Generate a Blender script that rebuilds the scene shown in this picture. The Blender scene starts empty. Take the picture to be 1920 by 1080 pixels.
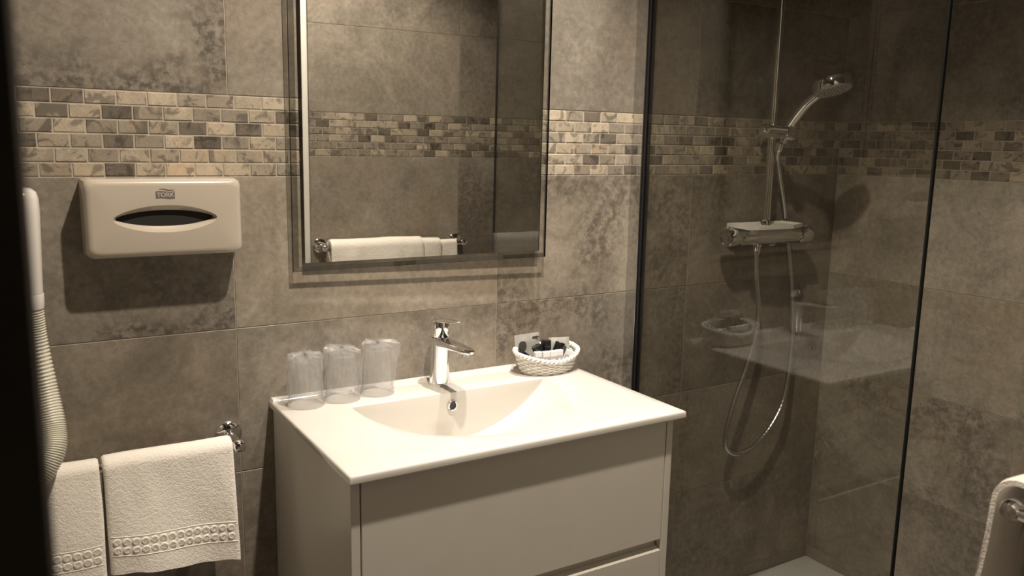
import bpy, bmesh, math, random
from mathutils import Vector, Matrix, noise
random.seed(7)
SC = bpy.context.scene
COL = SC.collection
PI = math.pi

# ------------------------------------------------------------------ camera
YAW, PITCH, ROLL = 0.5515, 0.1699, 0.0192
CAM = Vector((-0.3915, -1.6802, 0.3729))
fw = Vector((math.sin(YAW)*math.cos(PITCH), math.cos(YAW)*math.cos(PITCH), -math.sin(PITCH)))
rt = Vector((math.cos(YAW), -math.sin(YAW), 0)); up = rt.cross(fw)
r2 = rt*math.cos(ROLL) + up*math.sin(ROLL); u2 = up*math.cos(ROLL) - rt*math.sin(ROLL)
cd = bpy.data.cameras.new('camera'); cam = bpy.data.objects.new('camera', cd); COL.objects.link(cam)
m3 = Matrix((r2, u2, -fw)).transposed(); cam.matrix_world = Matrix.Translation(CAM) @ m3.to_4x4()
cd.sensor_width = 36; cd.lens = 1579.74/1920*36; cd.clip_start = 0.02
cd.dof.use_dof = True; cd.dof.focus_distance = 1.75; cd.dof.aperture_fstop = 6.5
SC.camera = cam

# ------------------------------------------------------------------ world, exposure
W = bpy.data.worlds.new('world'); SC.world = W; W.use_nodes = True
W.node_tree.nodes['Background'].inputs[0].default_value = (1, .85, .66, 1)
W.node_tree.nodes['Background'].inputs[1].default_value = 0.02
SC.view_settings.view_transform = 'Standard'; SC.view_settings.look = 'None'
SC.view_settings.gamma = 1; SC.view_settings.use_curve_mapping = False
SC.view_settings.exposure = 0.0
# ceiling lamps (position, watts, cone degrees, blend); their light is made in the lamp builder
LAMPS = [((0.27, -0.86, 1.60), 140, 118, 0.50, 'round chrome recessed spotlight in the ceiling in front of the vanity'),
         ((0.64, -0.34, 1.60), 165, 62, 1.0, 'added unseen round chrome spotlight in the ceiling close to the mirror wall, brightening the worktop')]  # second lamp is invented, added to brighten the worktop
LAMPCOL = [(1.0, 0.87, 0.71), (1.0, 0.92, 0.82)]

# ------------------------------------------------------------------ materials
MATS = {}
def mat(name, color=(.5, .5, .5), rough=.5, metal=0., spec=.5, coat=0., bump=None, noise_amt=0., noise_scale=20):
    m = bpy.data.materials.new(name); m.use_nodes = True; MATS[name] = m
    nt = m.node_tree; b = nt.nodes['Principled BSDF']
    b.inputs['Base Color'].default_value = (*color, 1); b.inputs['Roughness'].default_value = rough
    b.inputs['Metallic'].default_value = metal; b.inputs['Specular IOR Level'].default_value = spec
    b.inputs['Coat Weight'].default_value = coat; b.inputs['Coat Roughness'].default_value = .08
    tc = nt.nodes.new('ShaderNodeTexCoord')
    if noise_amt:
        n = nt.nodes.new('ShaderNodeTexNoise'); n.inputs['Scale'].default_value = noise_scale; n.inputs['Detail'].default_value = 5
        nt.links.new(tc.outputs['Object'], n.inputs['Vector'])
        r = nt.nodes.new('ShaderNodeValToRGB')
        r.color_ramp.elements[0].position = .3; r.color_ramp.elements[1].position = .7
        r.color_ramp.elements[0].color = (*[c*(1-noise_amt) for c in color], 1)
        r.color_ramp.elements[1].color = (*[min(1, c*(1+noise_amt)) for c in color], 1)
        nt.links.new(n.outputs['Fac'], r.inputs['Fac']); nt.links.new(r.outputs['Color'], b.inputs['Base Color'])
    if bump:
        n = nt.nodes.new('ShaderNodeTexNoise'); n.inputs['Scale'].default_value = bump[0]; n.inputs['Detail'].default_value = 4
        nt.links.new(tc.outputs['Object'], n.inputs['Vector'])
        bp = nt.nodes.new('ShaderNodeBump'); bp.inputs['Strength'].default_value = bump[1]; bp.inputs['Distance'].default_value = bump[2]
        nt.links.new(n.outputs['Fac'], bp.inputs['Height']); nt.links.new(bp.outputs['Normal'], b.inputs['Normal'])
    return m

def ramp(nt, src, stops):
    r = nt.nodes.new('ShaderNodeValToRGB'); cr = r.color_ramp
    while len(cr.elements) < len(stops): cr.elements.new(.5)
    for e, (p, c) in zip(cr.elements, stops):
        e.position = p; e.color = (*c, 1) if len(c) == 3 else c
    nt.links.new(src, r.inputs['Fac']); return r.outputs['Color']
def mixc(nt, a, b, fac, blend='MIX'):
    n = nt.nodes.new('ShaderNodeMix'); n.data_type = 'RGBA'; n.blend_type = blend
    for s, v in ((n.inputs[6], a), (n.inputs[7], b), (n.inputs[0], fac)):
        if isinstance(v, (int, float)): s.default_value = v
        elif isinstance(v, tuple): s.default_value = (*v, 1)
        else: nt.links.new(v, s)
    return n.outputs[2]
def stone_material(name, fine, base_lo, base_hi, dark, rough, vein=False):
    """Stone-look porcelain: the object's colour tints it, its random number shifts the pattern."""
    m = bpy.data.materials.new(name); m.use_nodes = True; MATS[name] = m; nt = m.node_tree; N = nt.nodes; L = nt.links
    b = N['Principled BSDF']; b.inputs['Roughness'].default_value = rough
    tc = N.new('ShaderNodeTexCoord'); oi = N.new('ShaderNodeObjectInfo')
    sc = N.new('ShaderNodeMath'); sc.operation = 'MULTIPLY'; sc.inputs[1].default_value = 53.
    L.new(oi.outputs['Random'], sc.inputs[0])
    va = N.new('ShaderNodeVectorMath'); va.operation = 'ADD'
    L.new(tc.outputs['Object'], va.inputs[0]); L.new(sc.outputs[0], va.inputs[1])
    def nz(scale, detail, dist=0., rgh=.55):
        n = N.new('ShaderNodeTexNoise'); n.inputs['Scale'].default_value = scale; n.inputs['Detail'].default_value = detail
        n.inputs['Distortion'].default_value = dist; n.inputs['Roughness'].default_value = rgh
        L.new(va.outputs[0], n.inputs['Vector']); return n.outputs['Fac']
    big = nz(4.2*fine, 5, .25); mid = nz(6.5*fine, 9, .9, .68); spk = nz(58*fine, 8, .12, .72); warm = nz(2.1*fine, 3, .3)
    c = ramp(nt, mid, [(.32, base_lo), (.68, base_hi)])
    fi = ramp(nt, nz(75*fine, 6, .5, .65), [(.36, (.84, .83, .82)), (.64, (1.12, 1.12, 1.12))])
    c = mixc(nt, c, fi, 1., 'MULTIPLY')
    c = mixc(nt, c, tuple(v*w for v, w in zip(base_hi, (1.06, .93, .80))), ramp(nt, warm, [(.52, (0, 0, 0)), (.72, (.55, .55, .55))]))
    msk = ramp(nt, big, [(.43, (0, 0, 0)), (.56, (1, 1, 1))])
    sp = ramp(nt, spk, [(.42, (.12, .12, .12)), (.58, (1, 1, 1))])
    both = mixc(nt, msk, sp, 1., 'MULTIPLY')
    if vein:
        blot = ramp(nt, nz(4.2*fine, 5, 1.4, .6), [(.52, (0, 0, 0)), (.60, (.75, .75, .75))])
        c = mixc(nt, c, dark, blot)
    else:
        am = N.new('ShaderNodeMath'); am.operation = 'MULTIPLY'; L.new(both, am.inputs[0]); L.new(oi.outputs['Alpha'], am.inputs[1])
        c = mixc(nt, c, dark, am.outputs[0])
    if vein:
        v = ramp(nt, nz(16*fine, 5, 2.2, .6), [(.485, (0, 0, 0)), (.5, (1, 1, 1)), (.515, (0, 0, 0))])
        c = mixc(nt, c, dark, mixc(nt, (0, 0, 0), v, .6))
    c = mixc(nt, c, oi.outputs['Color'], 1., 'MULTIPLY')
    L.new(c, b.inputs['Base Color'])
    bp = N.new('ShaderNodeBump'); bp.inputs['Strength'].default_value = .25; bp.inputs['Distance'].default_value = .002
    L.new(spk, bp.inputs['Height']); L.new(bp.outputs['Normal'], b.inputs['Normal'])
    return m

stone_material('tile_stone', 1., (.205, .180, .147), (.345, .308, .257), (.098, .085, .070), .42)
stone_material('mosaic_stone', 6., (.285, .250, .203), (.385, .342, .284), (.115, .100, .086), .40, vein=True)
mat('grout', (.40, .355, .295), .9, bump=(400, .3, .001), noise_amt=.1)
mat('floor_stone', (.2, .18, .15), .5, noise_amt=.25, noise_scale=8)
mat('ceiling_paint', (.62, .59, .54), .9, noise_amt=.03)
mat('hall_paint', (.30, .26, .21), .9, noise_amt=.05)
mat('dark_wood', (.030, .023, .016), .6, noise_amt=.3, noise_scale=12)
mat('casing_paint', (.80, .78, .73), .4, noise_amt=.02)
mat('chrome', (.86, .86, .87), .06, metal=1.)
mat('brushed_chrome', (.62, .62, .62), .26, metal=1.)
mat('ceramic', (.64, .61, .565), .12, coat=.5)
mat('cabinet_white', (.72, .69, .63), .32, noise_amt=.015)
mat('cabinet_shadow_gap', (.10, .09, .08), .7)
mat('white_plastic', (.74, .71, .67), .24, coat=.3)
mat('cream_plastic', (.50, .445, .375), .24, coat=.35)
mat('hose_plastic', (.70, .68, .58), .35)
mat('black_plastic', (.010, .010, .012), .22)
mat('dark_interior', (.012, .011, .010), .8)
mat('black_rubber', (.012, .012, .014), .35)
mat('alu', (.72, .72, .72), .3, metal=1.)
mat('polished_alu', (.66, .67, .68), .10, metal=1.)
mat('dark_alu', (.10, .105, .12), .22, metal=1.)
mat('tray_white', (.66, .65, .63), .4, noise_amt=.03)
mat('badge_grey', (.15, .14, .13), .5)
mat('letter_white', (.46, .42, .37), .5)
mat('wicker_white', (.78, .76, .71), .6, bump=(300, .3, .001), noise_amt=.08, noise_scale=60)
mat('carton_white', (.84, .84, .84), .55)
mat('carton_grey', (.52, .51, .52), .5)
mat('swirl_pale', (.78, .77, .77), .5)
mat('foil_grey', (.52, .51, .48), .32, metal=.35, noise_amt=.12, noise_scale=40)
mat('foil_print', (.06, .055, .05), .5)
mat('soap_shelf_white', (.86, .84, .80), .45)
mat('shower_face_grey', (.42, .42, .41), .5)
mat('mesh_dark', (.05, .05, .055), .4, metal=.6)
mat('mirror_silver', (.90, .905, .885), .0, metal=1.)
mat('backing_black', (.02, .02, .02), .7)
# terry cloth
def towel_mat():
    m = mat('terry', (.90, .85, .775), .95, spec=.15); nt = m.node_tree; N = nt.nodes; b = N['Principled BSDF']
    b.inputs['Sheen Weight'].default_value = .35; b.inputs['Sheen Roughness'].default_value = .5
    tc = N.new('ShaderNodeTexCoord')
    n1 = N.new('ShaderNodeTexNoise'); n1.inputs['Scale'].default_value = 420; n1.inputs['Detail'].default_value = 3
    n2 = N.new('ShaderNodeTexNoise'); n2.inputs['Scale'].default_value = 160; n2.inputs['Detail'].default_value = 4
    ad = N.new('ShaderNodeMath'); ad.operation = 'ADD'
    for n in (n1, n2): nt.links.new(tc.outputs['Object'], n.inputs['Vector'])
    nt.links.new(n1.outputs['Fac'], ad.inputs[0]); nt.links.new(n2.outputs['Fac'], ad.inputs[1])
    bp = N.new('ShaderNodeBump'); bp.inputs['Strength'].default_value = .5; bp.inputs['Distance'].default_value = .0025
    nt.links.new(ad.outputs[0], bp.inputs['Height']); nt.links.new(bp.outputs['Normal'], b.inputs['Normal'])
    return m
towel_mat()
def thin_glass(name, tint, ior=1.5, haze=0., gloss_rough=0., haze_col=(.9, .9, .9), bump=None):
    """Thin clear sheet: what is not mirrored by Fresnel passes straight through, tinted."""
    m = bpy.data.materials.new(name); m.use_nodes = True; MATS[name] = m; nt = m.node_tree; N = nt.nodes; L = nt.links
    N.remove(N['Principled BSDF']); out = N['Material Output']
    t = N.new('ShaderNodeBsdfTransparent'); t.inputs[0].default_value = (*tint, 1)
    g = N.new('ShaderNodeBsdfGlossy'); g.inputs['Roughness'].default_value = gloss_rough
    fr = N.new('ShaderNodeFresnel'); fr.inputs['IOR'].default_value = ior
    # both faces of a pane mirror like glass seen from air
    ge = N.new('ShaderNodeNewGeometry'); mi = N.new('ShaderNodeMix'); mi.inputs[2].default_value = ior; mi.inputs[3].default_value = 1/ior
    L.new(ge.outputs['Backfacing'], mi.inputs[0]); L.new(mi.outputs[0], fr.inputs['IOR'])
    base = t.outputs[0]
    if haze:
        d = N.new('ShaderNodeBsdfDiffuse'); d.inputs[0].default_value = (*haze_col, 1)
        tl = N.new('ShaderNodeBsdfTranslucent'); tl.inputs[0].default_value = (*haze_col, 1)
        a0 = N.new('ShaderNodeMixShader'); a0.inputs[0].default_value = .5
        L.new(d.outputs[0], a0.inputs[1]); L.new(tl.outputs[0], a0.inputs[2])
        a = N.new('ShaderNodeMixShader'); a.inputs[0].default_value = haze
        L.new(t.outputs[0], a.inputs[1]); L.new(a0.outputs[0], a.inputs[2]); base = a.outputs[0]
    mx = N.new('ShaderNodeMixShader'); L.new(fr.outputs[0], mx.inputs[0]); L.new(base, mx.inputs[1]); L.new(g.outputs[0], mx.inputs[2])
    L.new(mx.outputs[0], out.inputs['Surface'])
    if bump:
        tc = N.new('ShaderNodeTexCoord'); n = N.new('ShaderNodeTexNoise'); n.inputs['Scale'].default_value = bump[0]; n.inputs['Detail'].default_value = 3
        n.inputs['Distortion'].default_value = 1.
        bp = N.new('ShaderNodeBump'); bp.inputs['Strength'].default_value = bump[1]; bp.inputs['Distance'].default_value = bump[2]
        L.new(tc.outputs['Object'], n.inputs['Vector']); L.new(n.outputs['Fac'], bp.inputs['Height'])
        L.new(bp.outputs['Normal'], g.inputs['Normal']); L.new(bp.outputs['Normal'], fr.inputs['Normal'])
    return m
thin_glass('screen_glass', (.862, .862, .842))
thin_glass('plate_glass', (.97, .975, .965), 1.3)
thin_glass('bevel_glass', (.42, .43, .41), 1.35)
thin_glass('cup_plastic', (.97, .97, .97), 1.45, haze=.10, gloss_rough=.08, haze_col=(1, 1, 1))
thin_glass('film_plastic', (.985, .985, .985), 1.5, haze=.13, gloss_rough=.075, haze_col=(1, 1, 1), bump=(110, .6, .008))
mat('glass_edge', (.006, .008, .008), .5, spec=.2)

# ------------------------------------------------------------------ builders
def wloc(o):
    v = Vector((0, 0, 0))
    while o: v += o.location; o = o.parent
    return v
def thing(name, label, cat, loc=(0, 0, 0), group=None):
    o = bpy.data.objects.new(name, None); COL.objects.link(o); o.location = loc; o.empty_display_size = .02
    o['label'] = label; o['category'] = cat
    if group: o['group'] = group
    return o
def tag(o, label, cat, group=None):
    o['label'] = label; o['category'] = cat
    if group: o['group'] = group
    return o
def obj(name, bm, m, parent=None, smooth=False, label=None, kind=None):
    """World-coordinate bmesh -> one mesh object below parent."""
    me = bpy.data.meshes.new(name)
    bmesh.ops.recalc_face_normals(bm, faces=bm.faces[:])
    if parent: bmesh.ops.translate(bm, vec=-wloc(parent), verts=bm.verts[:])
    for f in bm.faces: f.smooth = bool(smooth)
    bm.to_mesh(me); bm.free()
    for mm in (m if isinstance(m, (list, tuple)) else [m]): me.materials.append(MATS[mm])
    if smooth and smooth is not True: me.set_sharp_from_angle(angle=math.radians(smooth))
    o = bpy.data.objects.new(name, me); COL.objects.link(o)
    if parent: o.parent = parent
    if label: o['label'] = label
    if kind: o['kind'] = kind
    return o
def BM(): return bmesh.new()
def box(bm, x0, x1, y0, y1, z0, z1, bev=0., seg=2):
    r = bmesh.ops.create_cube(bm, size=1.)
    vs = r['verts']
    bmesh.ops.scale(bm, vec=(abs(x1-x0), abs(y1-y0), abs(z1-z0)), verts=vs)
    bmesh.ops.translate(bm, vec=((x0+x1)/2, (y0+y1)/2, (z0+z1)/2), verts=vs)
    if bev:
        es = list({e for v in vs for e in v.link_edges})
        bmesh.ops.bevel(bm, geom=es, offset=bev, segments=seg, profile=.5, affect='EDGES')
    return bm
def bxo(*a, **k): return box(BM(), *a, **k)
def frames(pts):
    pts = [Vector(p) for p in pts]; n = len(pts); out = []
    prev = None
    for i, p in enumerate(pts):
        t = (pts[min(i+1, n-1)] - pts[max(i-1, 0)]).normalized()
        if prev is None:
            a = Vector((0, 0, 1)) if abs(t.z) < .9 else Vector((1, 0, 0))
            u = t.cross(a).normalized()
        else:
            u = (prev - t*prev.dot(t)).normalized()
        prev = u; out.append((p, u, t.cross(u)))
    return out
def tube(bm, pts, r, sides=12, cap=True, closed=False):
    fr = frames(pts); rings = []
    for i, (p, u, v) in enumerate(fr):
        rr = r(i/(len(fr)-1)) if callable(r) else r
        rings.append([bm.verts.new(p + (u*math.cos(2*PI*k/sides) + v*math.sin(2*PI*k/sides))*rr) for k in range(sides)])
    n = len(rings)
    for i in range(n if closed else n-1):
        a, b = rings[i], rings[(i+1) % n]
        for k in range(sides): bm.faces.new((a[k], a[(k+1) % sides], b[(k+1) % sides], b[k]))
    if cap and not closed: bm.faces.new(rings[0]); bm.faces.new(rings[-1])
    return bm
def lathe(bm, prof, origin, axis=(0, 0, 1), sides=32, capends=True):
    """prof: list of (radius, height along axis)."""
    ax = Vector(axis).normalized(); a = Vector((0, 0, 1)) if abs(ax.z) < .9 else Vector((1, 0, 0))
    u = ax.cross(a).normalized(); v = ax.cross(u); o = Vector(origin); rings = []
    for r, h in prof:
        rings.append([bm.verts.new(o + ax*h + (u*math.cos(2*PI*k/sides) + v*math.sin(2*PI*k/sides))*max(r, 1e-5)) for k in range(sides)])
    for A, B in zip(rings, rings[1:]):
        for k in range(sides): bm.faces.new((A[k], A[(k+1) % sides], B[(k+1) % sides], B[k]))
    if capends: bm.faces.new(rings[0]); bm.faces.new(rings[-1])
    return bm
def bridge(bm, A, B, close=True):
    n = len(A)
    for k in range(n if close else n-1): bm.faces.new((A[k], A[(k+1) % n], B[(k+1) % n], B[k]))
def ring(bm, pts): return [bm.verts.new(p) for p in pts]
def smoothpath(pts, n):
    """Catmull-Rom through pts."""
    P = [Vector(p) for p in pts]; P = [P[0]*2-P[1]] + P + [P[-1]*2-P[-2]]; out = []
    S = len(P)-3
    for i in range(n):
        t = i/(n-1)*S; k = min(int(t), S-1); f = t-k
        a, b, c, d = P[k:k+4]
        out.append(.5*((2*b) + (c-a)*f + (2*a-5*b+4*c-d)*f*f + (3*b-a-3*c+d)*f**3))
    return out
def struct(name, bm, m, label=None):
    o = obj(name, bm, m); o['kind'] = 'structure'
    return o

# ------------------------------------------------------------------ the room
XL, XR = -.62, 1.79            # side walls
YF = -1.30                     # the wall facing the mirror
ZF, ZC = -.97, 1.60            # floor, ceiling
MZ0, MZ1 = .30, .453           # mosaic band
ROWS = [(-.97, -.90), (-.90, -.60), (-.60, -.30), (-.30, 0.), (0., .30), (MZ1, .753), (.753, 1.053), (1.053, 1.353), (1.353, 1.60)]
wall_back = struct('wall_back', bxo(XL-.1, XR+.1, .0010, .12, ZF, ZC), 'grout')
wall_right = struct('wall_right', bxo(XR+.0010, XR+.12, -2.9, .12, ZF, ZC), 'grout')
wall_left = struct('wall_left', bxo(XL-.12, XL, -2.9, .12, ZF, ZC), 'tile_stone')
WX0 = .520
wall_front = struct('wall_front', bxo(WX0, XR, YF-.11, YF-.0010, ZF, ZC), 'grout')
struct('wall_hall', bxo(XL-.12, XR+.12, -2.9, -2.8, ZF, ZC), 'hall_paint')
struct('floor', bxo(XL-.12, XR+.12, -2.9, .12, ZF-.06, ZF), 'floor_stone')
struct('ceiling', bxo(XL-.12, XR+.12, -2.9, .12, ZC, ZC+.06), 'ceiling_paint')
struct('trim_1', bxo(WX0-.03, WX0, YF-.12, YF+.012, ZF, 1.12, bev=.003), 'casing_paint')
struct('trim_2', bxo(XL, -.3830, YF-.10, YF, ZF, ZC, bev=.006), 'dark_wood')

_cache = {}
def slab_mesh(name, w, h, depth, cham, m):
    """A tile: chamfered front at local y = 0 (facing -y), body behind it, centred in x and z."""
    key = (name, round(w, 4), round(h, 4))
    if key in _cache: return _cache[key]
    bm = BM()
    def rect(a, b, y): return ring(bm, [(-a, y, -b), (a, y, -b), (a, y, b), (-a, y, b)])
    A = rect(w/2, h/2, depth); B = rect(w/2, h/2, cham); C = rect(w/2-cham, h/2-cham, 0)
    bridge(bm, A, B); bridge(bm, B, C); bm.faces.new(C); bm.faces.new(A)
    bmesh.ops.recalc_face_normals(bm, faces=bm.faces[:])
    me = bpy.data.meshes.new(name); bm.to_mesh(me); bm.free(); me.materials.append(MATS[m]); _cache[key] = me
    return me
def piece(name, me, parent, loc, rz, color, speckle=1.):
    o = bpy.data.objects.new(name, me); COL.objects.link(o); o.parent = parent
    o.location = loc; o.rotation_euler = (0, 0, rz); o.color = (*color, speckle); return o
LIGHT, MIDB, DARK = (1.30, 1.27, 1.20), (.86, .85, .83), (.47, .46, .45)
def place(side, s, z, proud=0.):
    if side == 'back': return (s, -proud, z), 0.
    if side == 'right': return (XR-proud, -s, z), -PI/2
    return (s, YF+proud, z), PI
# how strongly each tile shows its dark mottling
SPECK = {('back', 5, 1): .95, ('back', 4, 1): 1., ('back', 3, 1): .3, ('back', 5, 2): .35, ('back', 4, 2): .15, ('back', 4, 3): .85, ('back', 3, 2): .45, ('back', 3, 3): .8, ('back', 5, 3): .3, ('front', 4, 0): .2, ('front', 5, 0): .2, ('front', 4, 1): .7, ('right', 4, 0): .2, ('right', 5, 0): .5, ('right', 2, 0): .7}
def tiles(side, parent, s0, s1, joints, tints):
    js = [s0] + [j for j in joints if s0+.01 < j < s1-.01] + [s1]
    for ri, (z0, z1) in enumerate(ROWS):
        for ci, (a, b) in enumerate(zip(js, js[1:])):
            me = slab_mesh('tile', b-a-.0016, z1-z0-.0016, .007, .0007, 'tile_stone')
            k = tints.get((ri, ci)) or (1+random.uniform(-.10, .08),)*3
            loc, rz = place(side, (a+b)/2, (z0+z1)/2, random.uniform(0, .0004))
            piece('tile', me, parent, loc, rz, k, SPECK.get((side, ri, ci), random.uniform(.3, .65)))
def mosaic(side, parent, s0, s1, off1, off2, known, pD):
    P = .0515; H = (MZ1-MZ0)/6
    for r in range(6):                                   # r = 0 is the top row
        off = off1 if r % 2 == 0 else off2
        z = MZ1 - (r+.5)*H
        k = math.floor((s0-off)/P)
        while off+k*P < s1-.004:
            a, b = max(off+k*P, s0), min(off+(k+1)*P, s1)
            if b-a > .006:
                c = known(r, k)
                if c is None:
                    q = random.random(); c = 'D' if q < pD else ('M' if q < pD+.42 else 'L')
                base = {'L': LIGHT, 'M': MIDB, 'D': DARK, 'N': tuple((x+y)/2 for x, y in zip(LIGHT, MIDB))}[c]
                v = random.uniform(.86, 1.12)
                me = slab_mesh('brick', b-a-.0026, H-.0026, .006, .0010, 'mosaic_stone')
                loc, rz = place(side, (a+b)/2, z, random.uniform(.0000, .0007))
                o = piece('brick', me, parent, loc, rz, tuple(x*v for x in base))
                o.rotation_euler[0] = random.uniform(-.01, .01)
            k += 1
# bricks read off the photograph, by row from the joint nearest the towel-rail tile joint
KB = {0: (-7, 'DDNLLNMLL'), 1: (-7, 'LMNDMLMML'), 2: (-7, 'MLMMNDLDL'), 3: (-7, 'DNNDMLDMN'), 4: (-7, 'NNMNNLLNN'), 5: (-7, 'MNNDLLLLN')}
KR = {0: (14, 'LMDNL'), 1: (14, 'NLNLM'), 2: (14, 'MLMDN'), 3: (14, 'NLMNN'), 4: (14, 'LNDMN'), 5: (14, 'NLMLM')}
def kb(r, k):
    for T in (KB, KR):
        k0, s = T[r]
        if k0 <= k < k0+len(s): return s[k-k0]
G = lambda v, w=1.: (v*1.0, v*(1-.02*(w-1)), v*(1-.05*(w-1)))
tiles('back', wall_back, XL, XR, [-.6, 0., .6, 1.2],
      {(5, 1): G(.84), (5, 2): G(.88), (5, 3): G(.88), (4, 1): G(.80), (4, 2): G(1.10, 2), (4, 3): G(1.06, 2), (3, 1): G(.84, 2), (3, 2): G(.98), (3, 3): G(.96), (4, 4): G(.86), (5, 4): G(.76), (3, 4): G(.86)})  # tile tone, with left, top and shower tiles darkened for weaker light
mosaic('back', wall_back, XL, XR, .012, -.0135, kb, .22)
KRW = {0: (7, 'NNMNMM'), 1: (5, 'MDNDNDD'), 2: (6, 'MNMNDN'), 3: (5, 'DMDNMD'), 4: (6, 'DMNNLD'), 5: (6, 'NDMLNM')}
def krw(r, k):
    k0, s = KRW[r]
    return s[k-k0] if k0 <= k < k0+len(s) else None
tiles('right', wall_right, 0., 1.30, [.6, 1.2], {(5, 0): G(.92), (5, 1): G(.86), (6, 0): G(.9), (4, 0): G(1.6, 0), (4, 1): G(1.6, 0), (3, 0): G(1.42, 0), (3, 1): G(1.42, 0), (2, 0): G(1.32, 0), (2, 1): G(1.32, 0)})  # lower rows: paler tile tone, raised further in place of light
mosaic('right', wall_right, 0., 1.30, .4325-8*.0515, .4086-7*.0515, krw, .32)
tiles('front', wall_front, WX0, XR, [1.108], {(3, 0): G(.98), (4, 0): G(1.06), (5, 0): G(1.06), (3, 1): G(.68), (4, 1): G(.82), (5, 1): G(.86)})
mosaic('front', wall_front, WX0, XR, .006, .032, lambda r, k: None, .2)

# ------------------------------------------------------------------ ceiling spotlights
for i, (lp, wt, cone, bl, lab) in enumerate(LAMPS):
    t = thing('ceiling_spotlight', lab, 'spotlight', (lp[0], lp[1], ZC))
    obj('ring', lathe(BM(), [(.030, -.001), (.044, -.001), (.044, -.006), (.040, -.009), (.032, -.009), (.030, -.001)], lp[:2]+(ZC,), capends=False), 'chrome', t, smooth=40)
    ld = bpy.data.lights.new('spot', 'SPOT'); ld.energy = wt; ld.color = LAMPCOL[i]; ld.spot_size = math.radians(cone); ld.spot_blend = bl
    ld.shadow_soft_size = .026
    lo = bpy.data.objects.new('lamp_light', ld); COL.objects.link(lo); lo.location = (0, 0, -.014); lo.parent = t

# ------------------------------------------------------------------ vanity cabinet
VX0, VX1, VY, VZ = .060, .780, -.463, -.157          # worktop outline
CX0, CX1, CYF, CZ0 = .068, .764, -.444, -.72
TZ = VZ-.017
cab = thing('vanity_cabinet', 'white wall-hung vanity cabinet with two handleless drawers under the washbasin', 'cabinet', ((CX0+CX1)/2, CYF/2, CZ0))
for a, b in ((CX0, CX0+.016), (CX1-.016, CX1)):
    obj('side_panel', bxo(a, b, CYF, -.001, CZ0, TZ-.0005, bev=.001), 'cabinet_white', cab)
obj('carcass', bxo(CX0+.0165, CX1-.0165, CYF+.022, -.002, CZ0+.002, -.30), 'cabinet_shadow_gap', cab)
obj('bottom_panel', bxo(CX0+.0165, CX1-.0165, CYF+.0225, -.003, CZ0-.0, CZ0+.0015), 'cabinet_white', cab)
dx0, dx1 = CX0+.0185, CX1-.0185
obj('drawer_front', bxo(dx0, dx1, CYF, CYF+.018, -.436, TZ-.003, bev=.0012), 'cabinet_white', cab)
obj('grip_channel', bxo(dx0, dx1, CYF+.0185, CYF+.0215, -.50, -.40), 'cabinet_white', cab)
bm = BM()
sec = [(CYF, -.4615), (CYF+.012, -.456), (CYF+.018, -.456), (CYF+.018, CZ0+.002), (CYF, CZ0+.002)]
A = ring(bm, [(dx0, y, z) for y, z in sec]); B = ring(bm, [(dx1, y, z) for y, z in sec]); bridge(bm, A, B); bm.faces.new(A); bm.faces.new(B)
obj('drawer_front', bm, 'cabinet_white', cab)

# ------------------------------------------------------------------ washbasin (worktop with moulded bowl)
basin = thing('washbasin', 'glossy white ceramic washbasin worktop with half-moon bowl on the vanity', 'washbasin', ((VX0+VX1)/2, VY/2, TZ))
bm = BM()
BXC, BH, BY = .424, .233, -.125
def bu(x): return (x-BXC)/BH
xs = [(VX0+.003, .016), (VX0, .013), (VX0, .004), (VX0+.0015, .001), (VX0+.004, 0)]
xs = [(x, d) for x, d in xs]
n0 = 6
xs += [(VX0+.004+(BXC-BH-VX0-.004)*i/n0, 0) for i in range(1, n0)]
NU = 64
xs += [(BXC+BH*math.sin(-PI/2+PI*i/NU), 0) for i in range(NU+1)]
xs += [(BXC+BH+(VX1-.004-BXC-BH)*i/n0, 0) for i in range(1, n0)]
xs += [(VX1-.004, 0), (VX1-.0015, .001), (VX1, .004), (VX1, .013), (VX1-.003, .016)]
cols = []
for x, dc in xs:
    u = bu(x); q = max(0., 1-u*u)
    D = .110*q**.85; Lf = max(.03, .285*q**.42)
    col = []
    def add(y, dz, dr=0.): col.append(bm.verts.new((x, y, VZ+dz-max(dc, dr))))
    add(-.0005, -.016 if dc == 0 else .0)
    add(-.0005, .005 if dc == 0 else 0.); add(-.016, .005 if dc == 0 else 0); add(-.019, .0035 if dc == 0 else 0); add(-.022, 0)
    add(-.07, 0); add(BY+.003, 0); add(BY+.0006, -.0008 if D > .002 else 0); add(BY, -min(.004, D))
    e = min(.004, D*.5)
    for q in (.25, .5, .75): add(BY, -min(.004, D)-(D-e-min(.004, D))*q if D > .009 else -D*(.5+q*.4))
    add(BY, -D+e); add(BY-.0006, -D+e*.45); add(BY-.002, -D+e*.12)
    T = 24
    for i in range(T+1):
        t = max(i/T, .005/Lf) if i < 1 else max(i/T, .012/Lf)
        t = min(t, 1.)
        add(BY-Lf*t, -D*(1-t*t)**1.25)
    yr = BY-Lf
    for i in range(1, 4): add(yr+(VY+.004-yr)*i/4, 0)
    add(VY+.004, 0, 0); add(VY+.0015, 0, .001); add(VY, 0, .004); add(VY, 0, .013); add(VY+.003, 0, .016)
    cols.append(col)
for A, B in zip(cols, cols[1:]):
    for i in range(len(A)-1): bm.faces.new((A[i], A[i+1], B[i+1], B[i]))
bmesh.ops.remove_doubles(bm, verts=bm.verts[:], dist=1e-5)
obj('worktop', bm, 'ceramic', basin, smooth=42)
ov = obj('overflow_ring', lathe(BM(), [(.0075, .0005), (.0075, .004), (.0085, .0052), (.0108, .0045), (.0118, .0005)], (.4185, BY-.0008, -.1865), (0, -1, 0), 32, False), 'chrome', basin, smooth=50)
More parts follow.
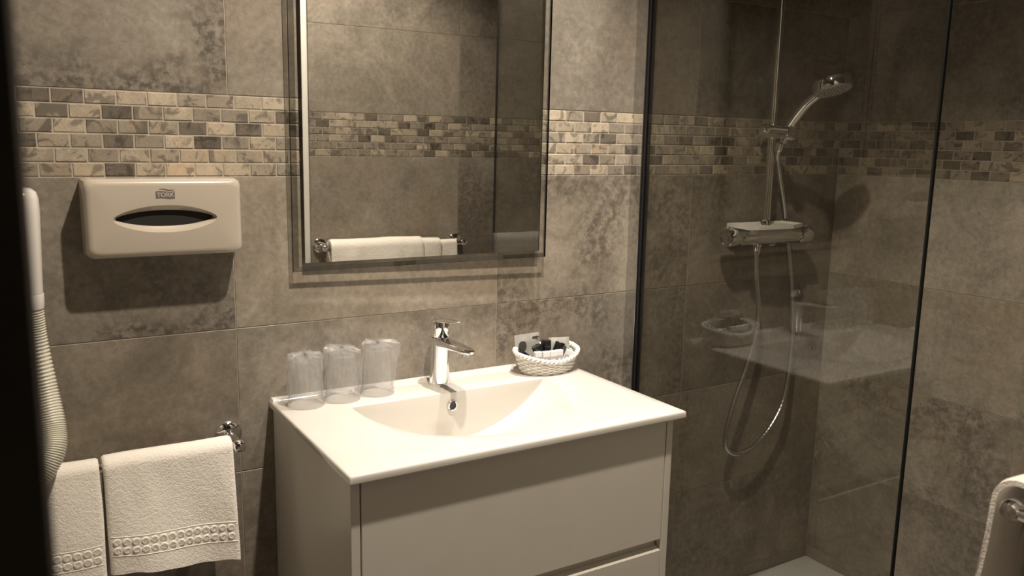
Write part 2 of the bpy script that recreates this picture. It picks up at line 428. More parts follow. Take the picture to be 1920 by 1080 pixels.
obj('overflow_mesh', lathe(BM(), [(.0078, .0), (.0078, .0018)], (.4185, BY-.0008, -.1865), (0, -1, 0), 24), 'mesh_dark', ov)
obj('drain_plug', lathe(BM(), [(.030, 0), (.030, .002), (.026, .004), (.0, .0045)], (BXC, -.215, VZ-.100), (0, -.22, 1), 32), 'chrome', basin, smooth=40)

# ------------------------------------------------------------------ faucet
FX, FY = .424, -.055
fau = thing('basin_faucet', 'chrome single-lever basin faucet with flat curved spout', 'faucet', (FX, FY, VZ))
bm = BM(); NS = 40; prev = None
prof = [(-.1568, .0232, .0232), (-.1545, .0236, .0236), (-.150, .0230, .0230), (-.135, .0216, .0216), (-.115, .0206, .0206), (-.090, .0202, .0202), (-.070, .0202, .0202), (-.052, .0206, .0206), (-.0495, .0204, .0204)]
rs = []
for z, rx, ry in prof:
    rs.append(ring(bm, [(FX+rx*math.cos(2*PI*k/NS), FY+ry*math.sin(2*PI*k/NS) - (z+.157)*.02, z) for k in range(NS)]))
for A, B in zip(rs, rs[1:]): bridge(bm, A, B)
bm.faces.new(rs[0]); bm.faces.new(rs[-1])
obj('body', bm, 'chrome', fau, smooth=50)
# spout: blade widening from the body, thin rounded nose
bm = BM(); rs = []; NP = 24
for i in range(19):
    t = i/18; y = FY+.012-.156*t
    zt = -.0465-.004*t
    th = .020*(1-t)**1.5+.0110
    hw = .0205*(1-.16*t)*(1-max(0, (t-.80)/.20)**2.4*.45)
    if i == 18: hw *= .55; th *= .55; zt -= .002
    pts = []
    for k in range(NP):
        a = 2*PI*k/NP; cx = math.copysign(abs(math.cos(a))**.55, math.cos(a)); sz = math.copysign(abs(math.sin(a))**.8, math.sin(a))
        pts.append((FX+hw*cx*(1 if sz > -.2 else 1-.35*abs(sz)), y, zt-th/2+th/2*sz))
    rs.append(ring(bm, pts))
for A, B in zip(rs, rs[1:]): bridge(bm, A, B)
bm.faces.new(rs[0]); bm.faces.new(rs[-1])
sp = obj('spout', bm, 'chrome', fau, smooth=55)
obj('aerator', lathe(BM(), [(.0085, 0), (.0085, .006), (.006, .006)], (FX, -.176, -.0672), (0, 0, 1), 20), 'brushed_chrome', sp)
# cap and lever
bm = lathe(BM(), [(.0190, -.0485), (.0205, -.047), (.0207, -.020), (.0200, -.013), (.012, -.0115)], (FX, FY-.002, 0), sides=36)
cp = obj('lever_cap', bm, 'chrome', fau, smooth=45)
bm = BM(); rs = []
for i in range(15):
    t = i/14; y = FY+.0165-.100*t; zt = -.0080+.008*t**1.3
    hw = .0200*math.sin(PI*min(1, .18+t*1.2)*.5) if t < .35 else .0205-.0085*((t-.35)/.65)**1.4
    th = .0095-.0055*t
    if i == 14: hw *= .5; th *= .6
    rs.append(ring(bm, [(FX+hw*math.copysign(abs(math.cos(2*PI*k/16))**.6, math.cos(2*PI*k/16)), y, zt-th/2+th/2*math.sin(2*PI*k/16)) for k in range(16)]))
for A, B in zip(rs, rs[1:]): bridge(bm, A, B)
bm.faces.new(rs[0]); bm.faces.new(rs[-1])
lv = obj('lever', bm, 'chrome', fau, smooth=50)
obj('temperature_mark', lathe(BM(), [(.0045, 0), (.0045, .0012), (.003, .0016)], (FX, FY-.030, -.0066), (0, -.1, 1), 16), 'brushed_chrome', lv)

# ------------------------------------------------------------------ mirror with clear bevelled margin
MX0, MX1, MB, MT = .112, .714, .1095, .90
mir = thing('wall_mirror', 'frameless wall mirror with a see-through glass border above the washbasin', 'mirror', ((MX0+MX1)/2, 0, MB))
def lean(bm):
    for v in bm.verts: v.co.y -= .0065*(v.co.z-MB)+.016*(v.co.x-MX0)
    return bm
def rectring(bm, a, y): return ring(bm, [(MX0+a, y, MB+a), (MX1-a, y, MB+a), (MX1-a, y, MT-a), (MX0+a, y, MT-a)])
bm = BM(); A = rectring(bm, .0100, -.0260); B = rectring(bm, .0260, -.0260); bridge(bm, A, B)
obj('clear_margin', lean(bm), 'plate_glass', mir)
bm = BM(); A = rectring(bm, .0, -.0215); B = rectring(bm, .0100, -.0260); bridge(bm, A, B)
obj('bevel', lean(bm), 'bevel_glass', mir)
bm = BM(); A = rectring(bm, .0, -.0215); B = rectring(bm, .0, -.0150); bridge(bm, A, B)
obj('glass_edge', lean(bm), 'glass_edge', mir)
obj('mirrored_panel', lean(bxo(.1385, .7000, -.0152, -.0128, .1250, MT-.0195)), 'mirror_silver', mir)
obj('backing_frame', lean(bxo(MX0+.06, MX1-.06, -.0120, -.0012, MB+.06, MT-.06)), 'backing_black', mir)

# ------------------------------------------------------------------ tissue dispenser
TX, TZc, TW, TH, TD = -.1285, .2290, .1345, .0715, .064
tis = thing('tissue_dispenser', 'white plastic wall tissue dispenser with oval slot above the towel rail', 'dispenser', (TX, 0, TZc-TH))
NQ = 128
def rrect(a, b, r, y, cx=TX, cz=TZc):
    pts = []
    for k in range(NQ):
        th = 2*PI*(k+.5)/NQ
        # walk by angle on a rounded rectangle
        c, s = math.cos(th), math.sin(th)
        q = min(a/abs(c) if abs(c) > 1e-9 else 9, b/abs(s) if abs(s) > 1e-9 else 9)
        x, z = q*c, q*s
        if abs(x) > a-r and abs(z) > b-r:
            ox, oz = math.copysign(a-r, x), math.copysign(b-r, z)
            # ray/corner-circle intersection
            B_ = -(c*ox+s*oz); C_ = ox*ox+oz*oz-r*r; d = max(0, B_*B_-C_); q = -B_+math.sqrt(d); x, z = q*c, q*s
        pts.append((cx+x, y, cz+z))
    return pts
def lens(a, h, y, zc, up_=1., dn=1., cx=TX-.001):
    pts = []
    for k in range(NQ):
        th = 2*PI*(k+.5)/NQ; c, s = math.cos(th), math.sin(th)
        x = a*math.copysign(abs(c)**.62, c); z = h*(1-(x/a)**2*.52)*math.copysign(abs(s)**.72, s)
        pts.append((cx+x, y, zc+z*(up_ if s > 0 else dn)))
    return pts
bm = BM(); R = []
for a, b, r, y in ((TW, TH, .010, -.0005), (TW, TH, .010, -.004), (TW-.0015, TH-.0015, .011, -.046), (TW-.002, TH-.002, .012, -.054), (TW-.005, TH-.005, .0125, -.0600), (TW-.009, TH-.009, .011, -.0632), (TW-.014, TH-.014, .009, -.0640)):
    R.append(ring(bm, rrect(a, b, r, y)))
R.append(ring(bm, lens(.0875, .0245, -.0642, TZc-.0015)))
R.append(ring(bm, lens(.0870, .0238, -.0634, TZc-.0015)))
R.append(ring(bm, lens(.0825, .0148, -.0560, TZc-.0008)))
R.append(ring(bm, lens(.0820, .0144, -.0535, TZc-.0008)))
for A, B in zip(R, R[1:]): bridge(bm, A, B)
cov = obj('cover', bm, 'cream_plastic', tis, smooth=38)
obj('slot_interior', bxo(TX-.10, TX+.10, -.0530, -.030, TZc-.03, TZc+.03), 'dark_interior', tis)
# grey badge with a wave above it and the maker's lettering
LX, LZ, LW, LH, LY = -.1300, TZc+.0412, .0320, .0128, -.0645
bm = BM(); NB = 24; top, bot = [], []
for i in range(NB+1):
    t = i/NB; wv = .0008*math.sin(2*PI*t)
    top.append((LX-LW/2+LW*t, LY, LZ+LH/2+wv)); bot.append((LX-LW/2+LW*t, LY, LZ-LH/2+wv*1.1))
A, B = ring(bm, top), ring(bm, bot); bridge(bm, A, B, False)
r_ = bmesh.ops.extrude_face_region(bm, geom=bm.faces[:]); bmesh.ops.translate(bm, vec=(0, .0006, 0), verts=[g for g in r_['geom'] if isinstance(g, bmesh.types.BMVert)])
bd = obj('badge', bm, 'badge_grey', cov, label='grey maker badge')
bm = BM(); top, bot = [], []
for i in range(NB+1):
    t = i/NB; zc = LZ+LH/2+.0032+.0012*math.sin(2*PI*t*.95+.3); w_ = .0010*math.sin(PI*t)**.8
    x = LX-LW*.36+LW*.86*t; top.append((x, LY, zc+w_)); bot.append((x, LY, zc-w_))
A, B = ring(bm, top), ring(bm, bot); bridge(bm, A, B, False)
obj('badge_wave', bm, 'badge_grey', cov)
fc = bpy.data.curves.new('lettering', 'FONT'); fc.body = 'TORK'; fc.size = .0108; fc.align_x = 'CENTER'; fc.align_y = 'CENTER'; fc.extrude = .0002; fc.offset = .00035
fo = bpy.data.objects.new('lettering_tmp', fc); COL.objects.link(fo); bpy.context.view_layer.update()
dg = bpy.context.evaluated_depsgraph_get(); me = bpy.data.meshes.new_from_object(fo.evaluated_get(dg))
bpy.data.objects.remove(fo)
me.name = 'lettering'; me.materials.clear(); me.materials.append(MATS['letter_white'])
me.transform(Matrix.Translation(Vector((LX, LY-.0003, LZ))-wloc(cov)) @ Matrix.Rotation(PI/2, 4, 'X'))
lo = bpy.data.objects.new('lettering', me); COL.objects.link(lo); lo.parent = cov

# ------------------------------------------------------------------ towel rails
def towel_rail(label, xa, xb, wally, sgn, z, out, fl_r=.027, group=None):
    """Chrome rail: two wall flanges, two arms, one bar. sgn = direction out of the wall in y."""
    t = thing('towel_rail', label, 'towel rail', ((xa+xb)/2, wally, z))
    yb = wally+sgn*out
    for x in (xa, xb):
        f = obj('flange', lathe(BM(), [(fl_r, .0005), (fl_r, .003), (fl_r*.93, .007), (fl_r*.62, .0105), (fl_r*.45, .012), (.0, .0122)], (x, wally, z), (0, sgn, 0), 36), 'chrome', t, smooth=45)
        obj('arm', tube(BM(), smoothpath([(x, wally+sgn*.008, z), (x, wally+sgn*out*.6, z), (x, yb, z)], 10), lambda q: .0115-.002*q, 20), 'chrome', t, smooth=45)
        obj('end_cap', lathe(BM(), [(.0, -.0125), (.009, -.0115), (.0125, -.006), (.0125, .006), (.009, .0115), (.0, .0125)], (x, yb, z), (1, 0, 0), 24), 'chrome', t, smooth=50)
    obj('bar', tube(BM(), [(xa, yb, z), (xb, yb, z)], .0085, 20), 'chrome', t, smooth=45)
    return t
def drape(bm, x0, x1, yb, zb, sgn, r, front, back, th, seed, wob=.004, nx=40, skew=0.):
    """A towel layer over a bar at (yb, zb): room side drops by front, wall side by back."""
    nA = 26; prof = []
    for i in range(nA): prof.append((r, -front*(1-i/nA)))                     # room side, bottom to top
    for i in range(15): a = PI*i/14; prof.append((r*math.cos(a), r*math.sin(a)))
    for i in range(1, 17): prof.append((-r, -back*i/16))
    np_ = len(prof)
    def pos(i, x, off):
        o, h = prof[i]; p0 = prof[max(i-1, 0)]; p1 = prof[min(i+1, np_-1)]
        tx, tz = p1[0]-p0[0], p1[1]-p0[1]; l = math.hypot(tx, tz) or 1; nx_, nz_ = tz/l, -tx/l
        dn = max(0., -h); fac = min(1., dn/.12)
        w = noise.noise((x*9+seed*3.1, dn*4, seed))*wob*fac*2.2 + noise.noise((x*30+seed, dn*14, seed*2))*wob*.45
        fl = .10*dn if o > 0 else 0
        fl += .004*fac*math.sin(x*34+seed)*(1 if o > 0 else .2)
        sk = skew*(x-x0)/(x1-x0)*(dn/front if o > 0 else 0)
        if o > 0 and i == 0: sk += .004*noise.noise((x*25, seed, 1))
        zz = zb+h+nz_*off+sk+noise.noise((x*12, seed, 3.3))*.0022*(1-fac)
        return Vector((x+noise.noise((dn*9, seed, x*2))*.004*fac, yb+sgn*(o+nx_*off+w*(1 if o > 0 else .25)+fl), zz))
    L = []
    for j in range(nx+1):
        x = x0+(x1-x0)*j/nx; e = 0 if 0 < j < nx else .4
        hh = th/2*(1-e)
        L.append(ring(bm, [pos(i, x, hh) for i in range(np_)] + [pos(i, x, -hh) for i in reversed(range(np_))]))
    for A, B in zip(L, L[1:]): bridge(bm, A, B)
    bm.faces.new(L[0]); bm.faces.new(L[-1])
    return pos, prof
towel_rail('chrome towel rail on the back wall left of the vanity, below the tissue dispenser', -.50, -.023, 0., -1, -.215, .080)
def band(o, pos, prof, x0, x1, hz, th, n):
    """Two rows of raised woven discs with a ridge above and below, on the room side."""
    bm = BM()
    def at(x, h):
        q = (1+h/(-prof[0][1]))*26; k = max(0, min(24, int(q))); f = q-k
        return pos(k, x, th/2)*(1-f)+pos(k+1, x, th/2)*f
    step = (x1-x0-.012)/n
    for rrow in (0, 1):
        for j in range(n):
            x = x0+.006+step*(j+.5); c = at(x, hz+(.5-rrow)*step*.98); c.z = c.z
            nr = Vector((0, -1, 0)); rr = step*.40
            A = [ring(bm, [c+Vector((q*math.cos(2*PI*k/14), dy, q*math.sin(2*PI*k/14))) for k in range(14)]) for q, dy in ((rr*1.25, .0015), (rr*1.12, -.0010), (rr*.90, -.0016), (rr*.60, -.0010), (rr*.1, -.0013))]
            for P_, Q_ in zip(A, A[1:]): bridge(bm, P_, Q_)
            bm.faces.new(A[-1])
    for h in (hz+step*1.12, hz-step*1.12):
        pts = [at(x0+.004+(x1-x0-.008)*k/40, h)+Vector((0, .0005, 0)) for k in range(41)]
        tube(bm, pts, .0013, 6)
    obj('woven_band', bm, 'terry', o, smooth=True)
BY_, BZ_ = -.080, -.215
bm = BM(); pos, prof = drape(bm, -.262, -.0375, BY_, BZ_, -1, .0175, .186, .215, .013, 2.0, .0035, 56, skew=-.026)
tw = tag(obj('hand_towel', bm, 'terry', None, smooth=60), 'white terry hand towel hanging next to the vanity, nearer the rail end', 'towel', )
band(tw, pos, prof, -.262, -.0375, -.136, .013, 14)
bm = BM(); pos, prof = drape(bm, -.468, -.268, BY_, BZ_, -1, .0150, .222, .22, .013, 5.3, .0035, 48)
tw = tag(obj('hand_towel', bm, 'terry', None, smooth=60), 'white terry hand towel under the hair dryer hose, partly behind the dark door jamb', 'towel')
band(tw, pos, prof, -.468, -.268, -.146, .013, 12)
towel_rail('chrome towel rail on the wall facing the mirror', .555, 1.095, YF, 1, -.020, .080)
bm = BM()
YB2 = YF+.080
drape(bm, .66, 1.06, YB2, -.020, 1, .0125, .34, .30, .007, 8.1, .004, 50)
bt = tag(obj('bath_towel', bm, 'terry', None, smooth=60), 'white folded bath towel on the rail facing the mirror', 'towel')
bm = BM(); drape(bm, .64, .99, YB2, -.020, 1, .0195, .36, .29, .007, 9.4, .004, 46)
obj('folded_layer', bm, 'terry', bt, smooth=60)
bm = BM(); drape(bm, .566, .915, YB2, -.020, 1, .0265, .38, .28, .010, 11.7, .005, 40)
obj('folded_layer', bm, 'terry', bt, smooth=60)

# ------------------------------------------------------------------ hair dryer
hd = thing('hair_dryer', 'white wall-mounted hair dryer with ribbed hose beside the door jamb', 'hair dryer', (-.45, 0, -.05))
HX, HY = -.356, -.075
bm = BM(); rs = []
for z, rx, ry in ((.086, .0235, .0235), (.110, .0245, .0245), (.1105, .0235, .0240), (.150, .0245, .0260), (.200, .0262, .0290), (.245, .0275, .0310), (.268, .0270, .0305), (.279, .0240, .0270), (.285, .0170, .0190), (.287, .006, .007)):
    rs.append(ring(bm, [(HX+rx*math.cos(2*PI*k/36), HY+ry*math.sin(2*PI*k/36), z) for k in range(36)]))
for A, B in zip(rs[2:], rs[3:]): bridge(bm, A, B)
bm.faces.new(rs[2]); bm.faces.new(rs[-1]); 
for r__ in rs[:2]: bmesh.ops.delete(bm, geom=r__, context='VERTS')
obj('handle', bm, 'white_plastic', hd, smooth=50)
obj('cuff', lathe(BM(), [(.0215, .084), (.0235, .0845), (.0243, .090), (.0246, .1085), (.0238, .1100)], (HX, HY, 0), sides=36), 'white_plastic', hd, smooth=40)
path = smoothpath([(HX, HY, .088), (HX+.003, HY, .03), (HX+.012, HY-.010, -.05), (HX+.0195, HY-.030, -.11), (HX+.017, HY-.050, -.150), (HX-.006, HY-.064, -.185), (HX-.040, HY-.066, -.196), (HX-.072, HY-.054, -.177), (HX-.088, HY-.024, -.12), (HX-.092, HY+.006, -.06), (HX-.092, HY+.008, 0.02)], 500)
obj('hose', tube(BM(), path, lambda q: .0212+.0013*math.cos(q*2*PI*125), 20), 'hose_plastic', hd, smooth=True)
obj('wall_unit', bxo(-.535, -.385, -.062, -.001, .02, .30, bev=.018, seg=4), 'white_plastic', hd, smooth=40)
hc = obj('holder', bxo(-.400, -.345, -.046, -.006, .13, .26, bev=.006), 'white_plastic', hd, smooth=40)

# ------------------------------------------------------------------ wrapped cups
def wrapped_cup(label, x, y, r0, r1, h, seed, ear=None, tuft=False, wide=1.):
    t = thing('wrapped_cup', label, 'cup', (x, y, VZ), 'wrapped cups beside the faucet')
    z0 = VZ+.0008
    bm = lathe(BM(), [(r0+.0012, 0), (r0+.0016, .0015), (r0+.0008, .003), (r0, .004), (r0*.55+r1*.45, h*.5), (r1, h*.93), (r1-.001, h*.95), (r1-.003, h*.955), (r1-.0035, h*.935), (.002, h*.93)], (x, y, z0), sides=40, capends=False)
    obj('cup', bm, 'cup_plastic', t, smooth=45)
    # loose film bag: creased, gathered over the upturned base
    bm = BM(); rs = []; NS_ = 80; NZ = 36
    for i in range(NZ+1):
        q = i/NZ; z = h*1.06*min(1, q*1.12) if q < .9 else h*1.06
        if q < .82: rr = r0*1.07*(1-q*.10)
        else: rr = r0*1.07*.918*max(0., 1-((q-.82)/.18)**2.2)**.5
        zz = z0+.0006+(h*1.02*q/.82 if q < .82 else h*1.02+.006*math.sin((q-.82)/.18*PI/2))
        pts = []
        for k in range(NS_):
            a = 2*PI*k/NS_; c, s = math.cos(a), math.sin(a)
            cr = noise.noise((c*2.2+seed, s*2.2, q*2.6))*.0050*min(1, q*3+.2) + noise.noise((c*6+seed*2, s*6, q*3.5))*.0042*min(1, q*2+.1) + (abs(noise.noise((c*4+seed*3, s*4, q*8)))-.2)*.016*max(0, q-.5)**1.2
            R_ = rr*(wide if c > 0 else 1)+cr*(1 if rr > .008 else rr/.008)
            if ear:
                d = math.cos(a-ear[0]); 
                if d > 0: R_ += ear[1]*d**6*min(1, max(0, q-.12)*1.6)*(1 if q < .86 else max(0, (1-q)/.14))
            dz = noise.noise((c*3, s*3+seed, q*5))*.009*max(0, q-.55)/.4 + (abs(noise.noise((c*5+seed, s*5, q*6)))-.2)*.012*max(0, q-.7)/.3
            if tuft and q > .8:
                d = math.cos(a-3.6)
                if d > 0: dz += .016*d**10*(1-abs(q-.9)*9 if abs(q-.9) < .11 else 0)
            pts.append((x+R_*c, y+R_*s, max(z0+.0006, zz+dz)))
        rs.append(ring(bm, pts))
    for A, B in zip(rs, rs[1:]): bridge(bm, A, B)
    obj('wrapper', bm, 'film_plastic', t, label='crinkled clear plastic film')
wrapped_cup('clear plastic cup in film wrap at the worktop corner by the wall', .117, -.066, .0345, .0275, .097, 1.7)
wrapped_cup('clear plastic cup in loose film wrap standing between the other two cups', .196, -.062, .0345, .0275, .099, 4.2, ear=(-.5, .006))
wrapped_cup('clear plastic cup closest to the faucet, film wrap with upright tuft and side flap', .276, -.056, .0330, .0260, .101, 8.9, ear=(-.25, .016), tuft=True)

# ------------------------------------------------------------------ wicker basket with toiletries
KX, KY, KA, KB_ = .697, -.074, .080, .050
bk = thing('wicker_basket', 'small white oval wicker basket of toiletries on the worktop', 'basket', (KX, KY, VZ))
def kz(a): return .029+.017*math.cos(a)**2+.020*max(0, math.sin(a))
def kp(a, h, dr=0.):
    f = h/.04; s = .80+.20*max(0., min(f, 1.3))**.8
    return Vector((KX+(KA*s+dr)*math.cos(a), KY+(KB_*s+dr)*math.sin(a), VZ+.003+h))
bm = BM(); NST = 28
for i in range(9):
    q = i/8*.90
    tube(bm, [kp(2*PI*k/168, kz(2*PI*k/168)*q, .0016*(1 if i % 2 else -1)*math.cos(NST*PI*k/168)) for k in range(168)], .0025, 6, closed=True)
obj('woven_side', bm, 'wicker_white', bk, smooth=True)
bm = BM()
for k in range(NST):
    a = 2*PI*k/NST; tube(bm, [kp(a, kz(a)*q/4) for q in range(5)], .0015, 6)
obj('stakes', bm, 'wicker_white', bk, smooth=True)
bm = BM()
for ph in (0, 2*PI/3, 4*PI/3):
    pts = []
    for k in range(240):
        a = 2*PI*k/240; b = a*14+ph; p = kp(a, kz(a)*1.0+.0035*math.sin(b), .0036*math.cos(b)); pts.append(p)
    tube(bm, pts, .0029, 7, closed=True)
obj('braided_rim', bm, 'wicker_white', bk, smooth=True)
bm = BM(); A = ring(bm, [kp(2*PI*k/48, 0.001) for k in range(48)]); B = ring(bm, [kp(2*PI*k/48, -.002) for k in range(48)]); bridge(bm, A, B); bm.faces.new(A); bm.faces.new(B)
obj('base', bm, 'wicker_white', bk)
ZB = VZ+.005
def sachet(label, x, y, z0, w, h, rz, tilt, prints):
    t = thing('sachet', label, 'sachet', (x, y, z0))
    M = Matrix.Rotation(rz, 4, 'Z') @ Matrix.Rotation(tilt, 4, 'X')
    bm = BM(); n = 10; F = []
    for sgn in (1, -1):
        g = [[None]*(n+1) for _ in range(n+1)]
        for i in range(n+1):
            for j in range(n+1):
                u, v = i/n, j/n; e = min(u, 1-u, v, 1-v); b = .0042*min(1, e/.22)+.0004
                g[i][j] = bm.verts.new(M @ Vector(((u-.5)*w, sgn*b+.0012*noise.noise((u*3, v*3, x*40)), v*h)) + wloc(t))
        for i in range(n):
            for j in range(n): bm.faces.new((g[i][j], g[i+1][j], g[i+1][j+1], g[i][j+1]))
        F.append(g)
    edge = lambda g: [g[i][0] for i in range(n+1)]+[g[n][j] for j in range(1, n+1)]+[g[i][n] for i in range(n-1, -1, -1)]+[g[0][j] for j in range(n-1, 0, -1)]
    bridge(bm, edge(F[0]), edge(F[1]))
    o = obj('pouch', bm, 'foil_grey', t, smooth=50)
    for (pu, pv, pw, ph) in prints:
        bm = BM(); pts = []
        for k in range(16):
            a = 2*PI*k/16; pts.append(M @ Vector((pu*w+pw*w*math.copysign(abs(math.cos(a))**.7, math.cos(a)), -.0056, (pv+ph*math.sin(a))*h)) + wloc(t))
        A = ring(bm, pts); bm.faces.new(A)
        r_ = bmesh.ops.extrude_face_region(bm, geom=bm.faces[:]); bmesh.ops.translate(bm, vec=M.to_3x3() @ Vector((0, .0012, 0)), verts=[g for g in r_['geom'] if isinstance(g, bmesh.types.BMVert)])
        obj('print', bm, 'foil_print', o)
sachet('grey foil sachet with dark print leaning at the basket end near the faucet', .662, -.048, ZB+.012, .074, .070, .10, -.12, [(-.24, .62, .15, .16), (.30, .86, .14, .03)])
sachet('pale grey foil sachet leaning at the basket end near the shower screen', .742, -.062, ZB+.010, .052, .058, -.28, -.15, [(.22, .45, .12, .22)])
def bottle(label, x, y, z, ax, cap=.0125):
    t = thing('toiletry_bottle', label, 'bottle', (x, y, z)); a = Vector(ax).normalized()
    o = obj('body', lathe(BM(), [(.0, 0), (.0100, .0005), (.0112, .003), (.0112, .026), (.009, .029), (.0085, .031)], (x, y, z), a, 24), 'foil_grey', t, smooth=45)
    obj('cap', lathe(BM(), [(cap*.96, .0295), (cap, .0305), (cap*.98, .0505), (cap*.90, .0525), (.0, .053)], (x, y, z), a, 28), 'black_plastic', t, smooth=40, label='glossy black cap')
bottle('toiletry bottle with black cap standing tallest in the middle of the basket', .696, -.070, ZB+.0155, (.03, .04, 1))
bottle('toiletry bottle with black cap tilted towards the shower screen in the basket', .714, -.078, ZB+.012, (.32, .02, .8))
bottle('toiletry bottle with black cap tilted towards the faucet in the basket', .684, -.084, ZB+.012, (-.34, .1, .8))
bottle('toiletry bottle with black cap lying low behind the cartons near the faucet', .672, -.066, ZB+.0105, (-.75, .15, .55), .011)
def carton(label, x, y, z, w, h, d, rz, tip=0.):
    t = thing('soap_carton', label, 'carton', (x, y, z), 'small white cartons in the basket')
    M = Matrix.Translation((x, y, z)) @ Matrix.Rotation(rz, 4, 'Z') @ Matrix.Rotation(tip, 4, 'Y')
    def put(bm): bmesh.ops.transform(bm, matrix=M, verts=bm.verts[:]); return bm
    o = obj('box', put(bxo(-w/2, w/2, -d/2, d/2, 0, h, bev=.0006, seg=1)), 'carton_white', t)
    p = obj('printed_panel', put(bxo(-w/2+.0006, w/2-.0006, -d/2-.0004, -d/2+.0002, .001, h*.66)), 'carton_grey', o)
    bm = BM(); pts = []
    for k in range(20):
        a = k/19*PI*1.5+.4; rr = .0042*(.55+.45*k/19); pts.append((rr*math.cos(a), -d/2-.0006, h*.34+rr*math.sin(a)))
    tube(bm, pts, .0010, 5); obj('swirl', put(bm), 'swirl_pale', o, smooth=True)
for i, dxx in enumerate((-.0270, -.0085, .0100, .0285)):
    carton('small white carton with grey swirl panel, ' + ('first in the basket row from the faucet', 'second in the basket row from the faucet', 'third in the basket row from the faucet', 'last in the basket row, towards the shower screen')[i], KX-.012+dxx, KY-.024-.0022*i+(.004 if i in (0, 3) else 0), ZB+.016, .0175, .034, .010, -.06)
carton('small white carton tipped over at the end of the carton row', KX+.044, KY-.013, ZB+.013, .0165, .032, .010, -.5, .35)

# ------------------------------------------------------------------ shower tray and screen
TRZ = -.936
tr = thing('shower_tray', 'flat off-white shower tray on the floor behind the glass screen', 'shower tray', (1.40, -.40, ZF))
obj('tray', bxo(.982, XR-.001, -.83, -.001, ZF+.0005, TRZ, bev=.004), 'tray_white', tr, smooth=40)
obj('drain_cover', lathe(BM(), [(.055, .0), (.055, .004), (.050, .006), (0, .0065)], (1.40, -.40, TRZ-.001), (0, 0, 1), 36), 'brushed_chrome', tr, smooth=40)
GX, GT, GY1, GZ1 = 1.000, .008, -.806, 1.07
ss = thing('shower_screen', 'clear glass shower screen in a dark wall profile beside the vanity', 'shower screen', (GX, -.4, TRZ))
obj('glass_pane', bxo(GX-GT/2, GX+GT/2, GY1+.0045, -.0414, TRZ+.008, GZ1), 'screen_glass', ss)
obj('front_edge', bxo(GX-GT/2, GX+GT/2, GY1, GY1+.004, TRZ+.008, GZ1, bev=.0008, seg=1), 'glass_edge', ss)
obj('top_edge', bxo(GX-GT/2, GX+GT/2, GY1, -.0414, GZ1+.0003, GZ1+.002), 'glass_edge', ss)
obj('bottom_seal', bxo(GX-.007, GX+.007, GY1, -.0414, TRZ+.0003, TRZ+.0075), 'black_rubber', ss)
obj('wall_profile', bxo(GX-.0120, GX+.0120, -.040, -.0005, TRZ+.001, GZ1+.004, bev=.0008), 'polished_alu', ss)
obj('profile_mouth', bxo(GX-.0108, GX+.0108, -.0412, -.0402, TRZ+.002, GZ1+.003), 'black_rubber', ss)
for q in (-1, 1):
    obj('gasket', bxo(GX+q*.0043, GX+q*.0085, -.047, -.0414, TRZ+.01, GZ1+.002, bev=.0008, seg=1), 'black_rubber', ss)

# ------------------------------------------------------------------ shower fittings
SX, SY, SZ = 1.438, -.060, .132
mx = thing('shower_mixer', 'chrome bar thermostatic shower mixer on the shower wall', 'mixer', (SX, 0, SZ))
obj('body', lathe(BM(), [(.0, -.118), (.0215, -.118), (.0225, -.116), (.0225, .116), (.0215, .118), (.0, .118)], (SX, SY, SZ), (1, 0, 0), 36), 'chrome', mx, smooth=45)
for s in (-1, 1):
    k = obj('knob', lathe(BM(), [(.0, .1195), (.0235, .1195), (.0245, .121), (.0245, .160), (.0225, .1645), (.016, .1655), (.0145, .1640), (.0, .1640)], (SX, SY, SZ), (s, 0, 0), 36), 'chrome', mx, smooth=40)
    obj('grip_tab', bxo(SX+s*.142, SX+s*.158, SY-.006, SY+.006, SZ+.0235, SZ+.0275, bev=.0015), 'chrome', k, smooth=40)
    obj('wall_flange', lathe(BM(), [(.034, .0005), (.034, .004), (.031, .010), (.022, .016), (.017, .018), (.017, .050)], (SX+s*.075, 0, SZ), (0, -1, 0), 36, True), 'chrome', mx, smooth=45)
obj('hose_outlet', lathe(BM(), [(.0135, .020), (.0135, .027), (.0095, .029), (.0095, .036)], (1.397, SY, SZ), (0, 0, -1), 24), 'chrome', mx, smooth=40)
obj('stop_tab', bxo(SX+.000, SX+.022, SY-.010, SY+.010, SZ-.0275, SZ-.021, bev=.002), 'brushed_chrome', mx, smooth=40)
PX = 1.427
rl = thing('shower_rail', 'vertical chrome shower rail rising from the mixer', 'shower rail', (PX, SY, SZ))
obj('pole', tube(BM(), [(PX, SY, SZ+.0230), (PX, SY, .6), (PX, SY, 1.16)], .0108, 24), 'chrome', rl, smooth=45)
obj('collar', lathe(BM(), [(.0150, .0232), (.0150, .042), (.0125, .046), (.0110, .046)], (PX, SY, SZ), (0, 0, 1), 24), 'chrome', rl, smooth=40)
obj('wall_bracket', tube(BM(), [(PX, -.001, 1.10), (PX, SY, 1.10)], .011, 20), 'chrome', rl, smooth=45)
hb = obj('slider', tube(BM(), smoothpath([(PX, SY+.030, .4185), (PX, SY+.026, .4185), (PX, SY, .4185), (PX, SY-.035, .4165), (PX, SY-.066, .414), (PX, SY-.070, .4138)], 14), lambda q: .0200*(.55+.45*min(1, q*9, (1-q)*9)**.5), 24), 'chrome', rl, smooth=50)
obj('slider_knob', lathe(BM(), [(.0, .034), (.009, .033), (.0105, .030), (.0105, .014), (.008, .010)], (PX, SY, .4185), (-1, .2, .25), 24), 'chrome', hb, smooth=45)
ss_ = thing('soap_shelf', 'white plastic soap shelf resting on the shower mixer', 'shelf', (1.42, -.07, .157))
poly = [(1.318, -.020), (1.300, -.118), (1.330, -.126), (1.456, -.132), (1.532, -.098), (1.540, -.020)]
bm = BM(); cxs, cys = 1.42, -.07
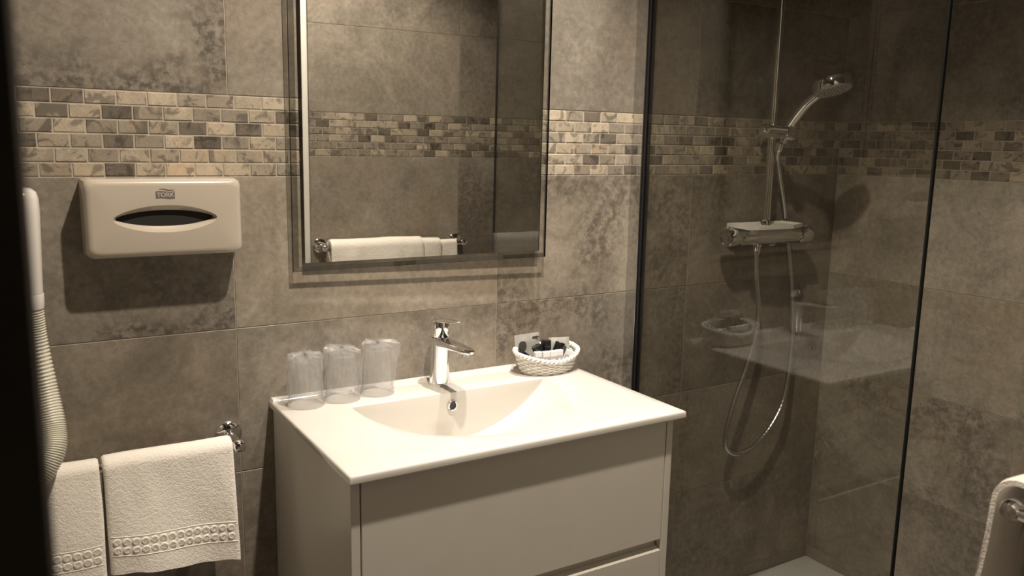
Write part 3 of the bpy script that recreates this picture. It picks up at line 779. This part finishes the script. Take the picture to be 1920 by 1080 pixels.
def pr(f, z): return ring(bm, [(cxs+(x-cxs)*f, cys+(y-cys)*f, z) for x, y in poly])
R = [pr(.92, .1570), pr(1., .1595), pr(1., .1690), pr(.955, .1690), pr(.945, .1635)]
for A, B in zip(R, R[1:]): bridge(bm, A, B)
bm.faces.new(R[0]); bm.faces.new(R[-1])
sh = obj('tray', bm, 'soap_shelf_white', ss_)
obj('clip', bxo(1.334, 1.348, -.104, -.090, .1455, .1572, bev=.001), 'soap_shelf_white', ss_)
hs = thing('hand_shower', 'chrome hand shower with round head hooked in the rail slider', 'hand shower', (PX, -.105, .40))
hp = smoothpath([(PX, -.099, .388), (PX, -.108, .418), (PX, -.135, .455), (PX, -.168, .489), (PX, -.206, .515)], 28)
obj('handle', tube(BM(), hp, lambda q: .0095+.0035*min(1, q*2)-.0005*q, 20), 'chrome', hs, smooth=50)
nrm = Vector((0, -.33, -.94)).normalized(); hc_ = Vector((PX, -.243, .530))
hd_ = obj('head', lathe(BM(), [(.0, -.0215), (.034, -.0210), (.0425, -.0185), (.0462, -.0140), (.0475, -.0100), (.0480, .0090), (.0470, .0115), (.0445, .0125)], hc_, nrm, 44, True), 'chrome', hs, smooth=40)
fcx = obj('spray_face', lathe(BM(), [(.0440, .0120), (.0435, .0142), (.020, .0150), (.0, .0150)], hc_, nrm, 40), 'shower_face_grey', hs, smooth=40)
uu = Vector((1, 0, 0)); vv = nrm.cross(uu)
bm = BM()
for rr, n in ((.012, 8), (.024, 14), (.036, 20)):
    for k in range(n):
        a = 2*PI*k/n; lathe(bm, [(.0012, .0138), (.0009, .0172)], hc_+uu*rr*math.cos(a)+vv*rr*math.sin(a), nrm, 6)
obj('nozzles', bm, 'badge_grey', fcx)
hose_pts = [(1.397, -.06, .100), (1.398, -.06, .06), (1.403, -.06, .018), (1.422, -.06, -.105), (1.39, -.062, -.225), (1.339, -.065, -.341), (1.316, -.066, -.423), (1.326, -.066, -.468), (1.368, -.066, -.490), (1.436, -.062, -.482), (1.512, -.056, -.435), (1.57, -.048, -.356), (1.599, -.036, -.223), (1.603, -.028, -.128), (1.597, -.022, -.032), (1.576, -.018, .080), (1.546, -.022, .190), (1.486, -.045, .297), (1.438, -.075, .349), (1.420, -.094, .384)]
hz = thing('shower_hose', 'metal shower hose looping from the mixer up to the hand shower', 'hose', (1.397, -.06, .086))
obj('hose', tube(BM(), smoothpath(hose_pts, 420), lambda q: .0070+.0004*math.cos(q*2*PI*140), 12), 'brushed_chrome', hz, smooth=True)
for q, ax in (((1.397, -.06, .104), (0, 0, -1)), ((1.4205, -.0945, .3845), (.2, .3, -.8))):
    obj('nut', lathe(BM(), [(.0085, -.004), (.0105, -.003), (.0105, .014), (.0085, .020)], q, ax, 20), 'chrome', hz, smooth=40)
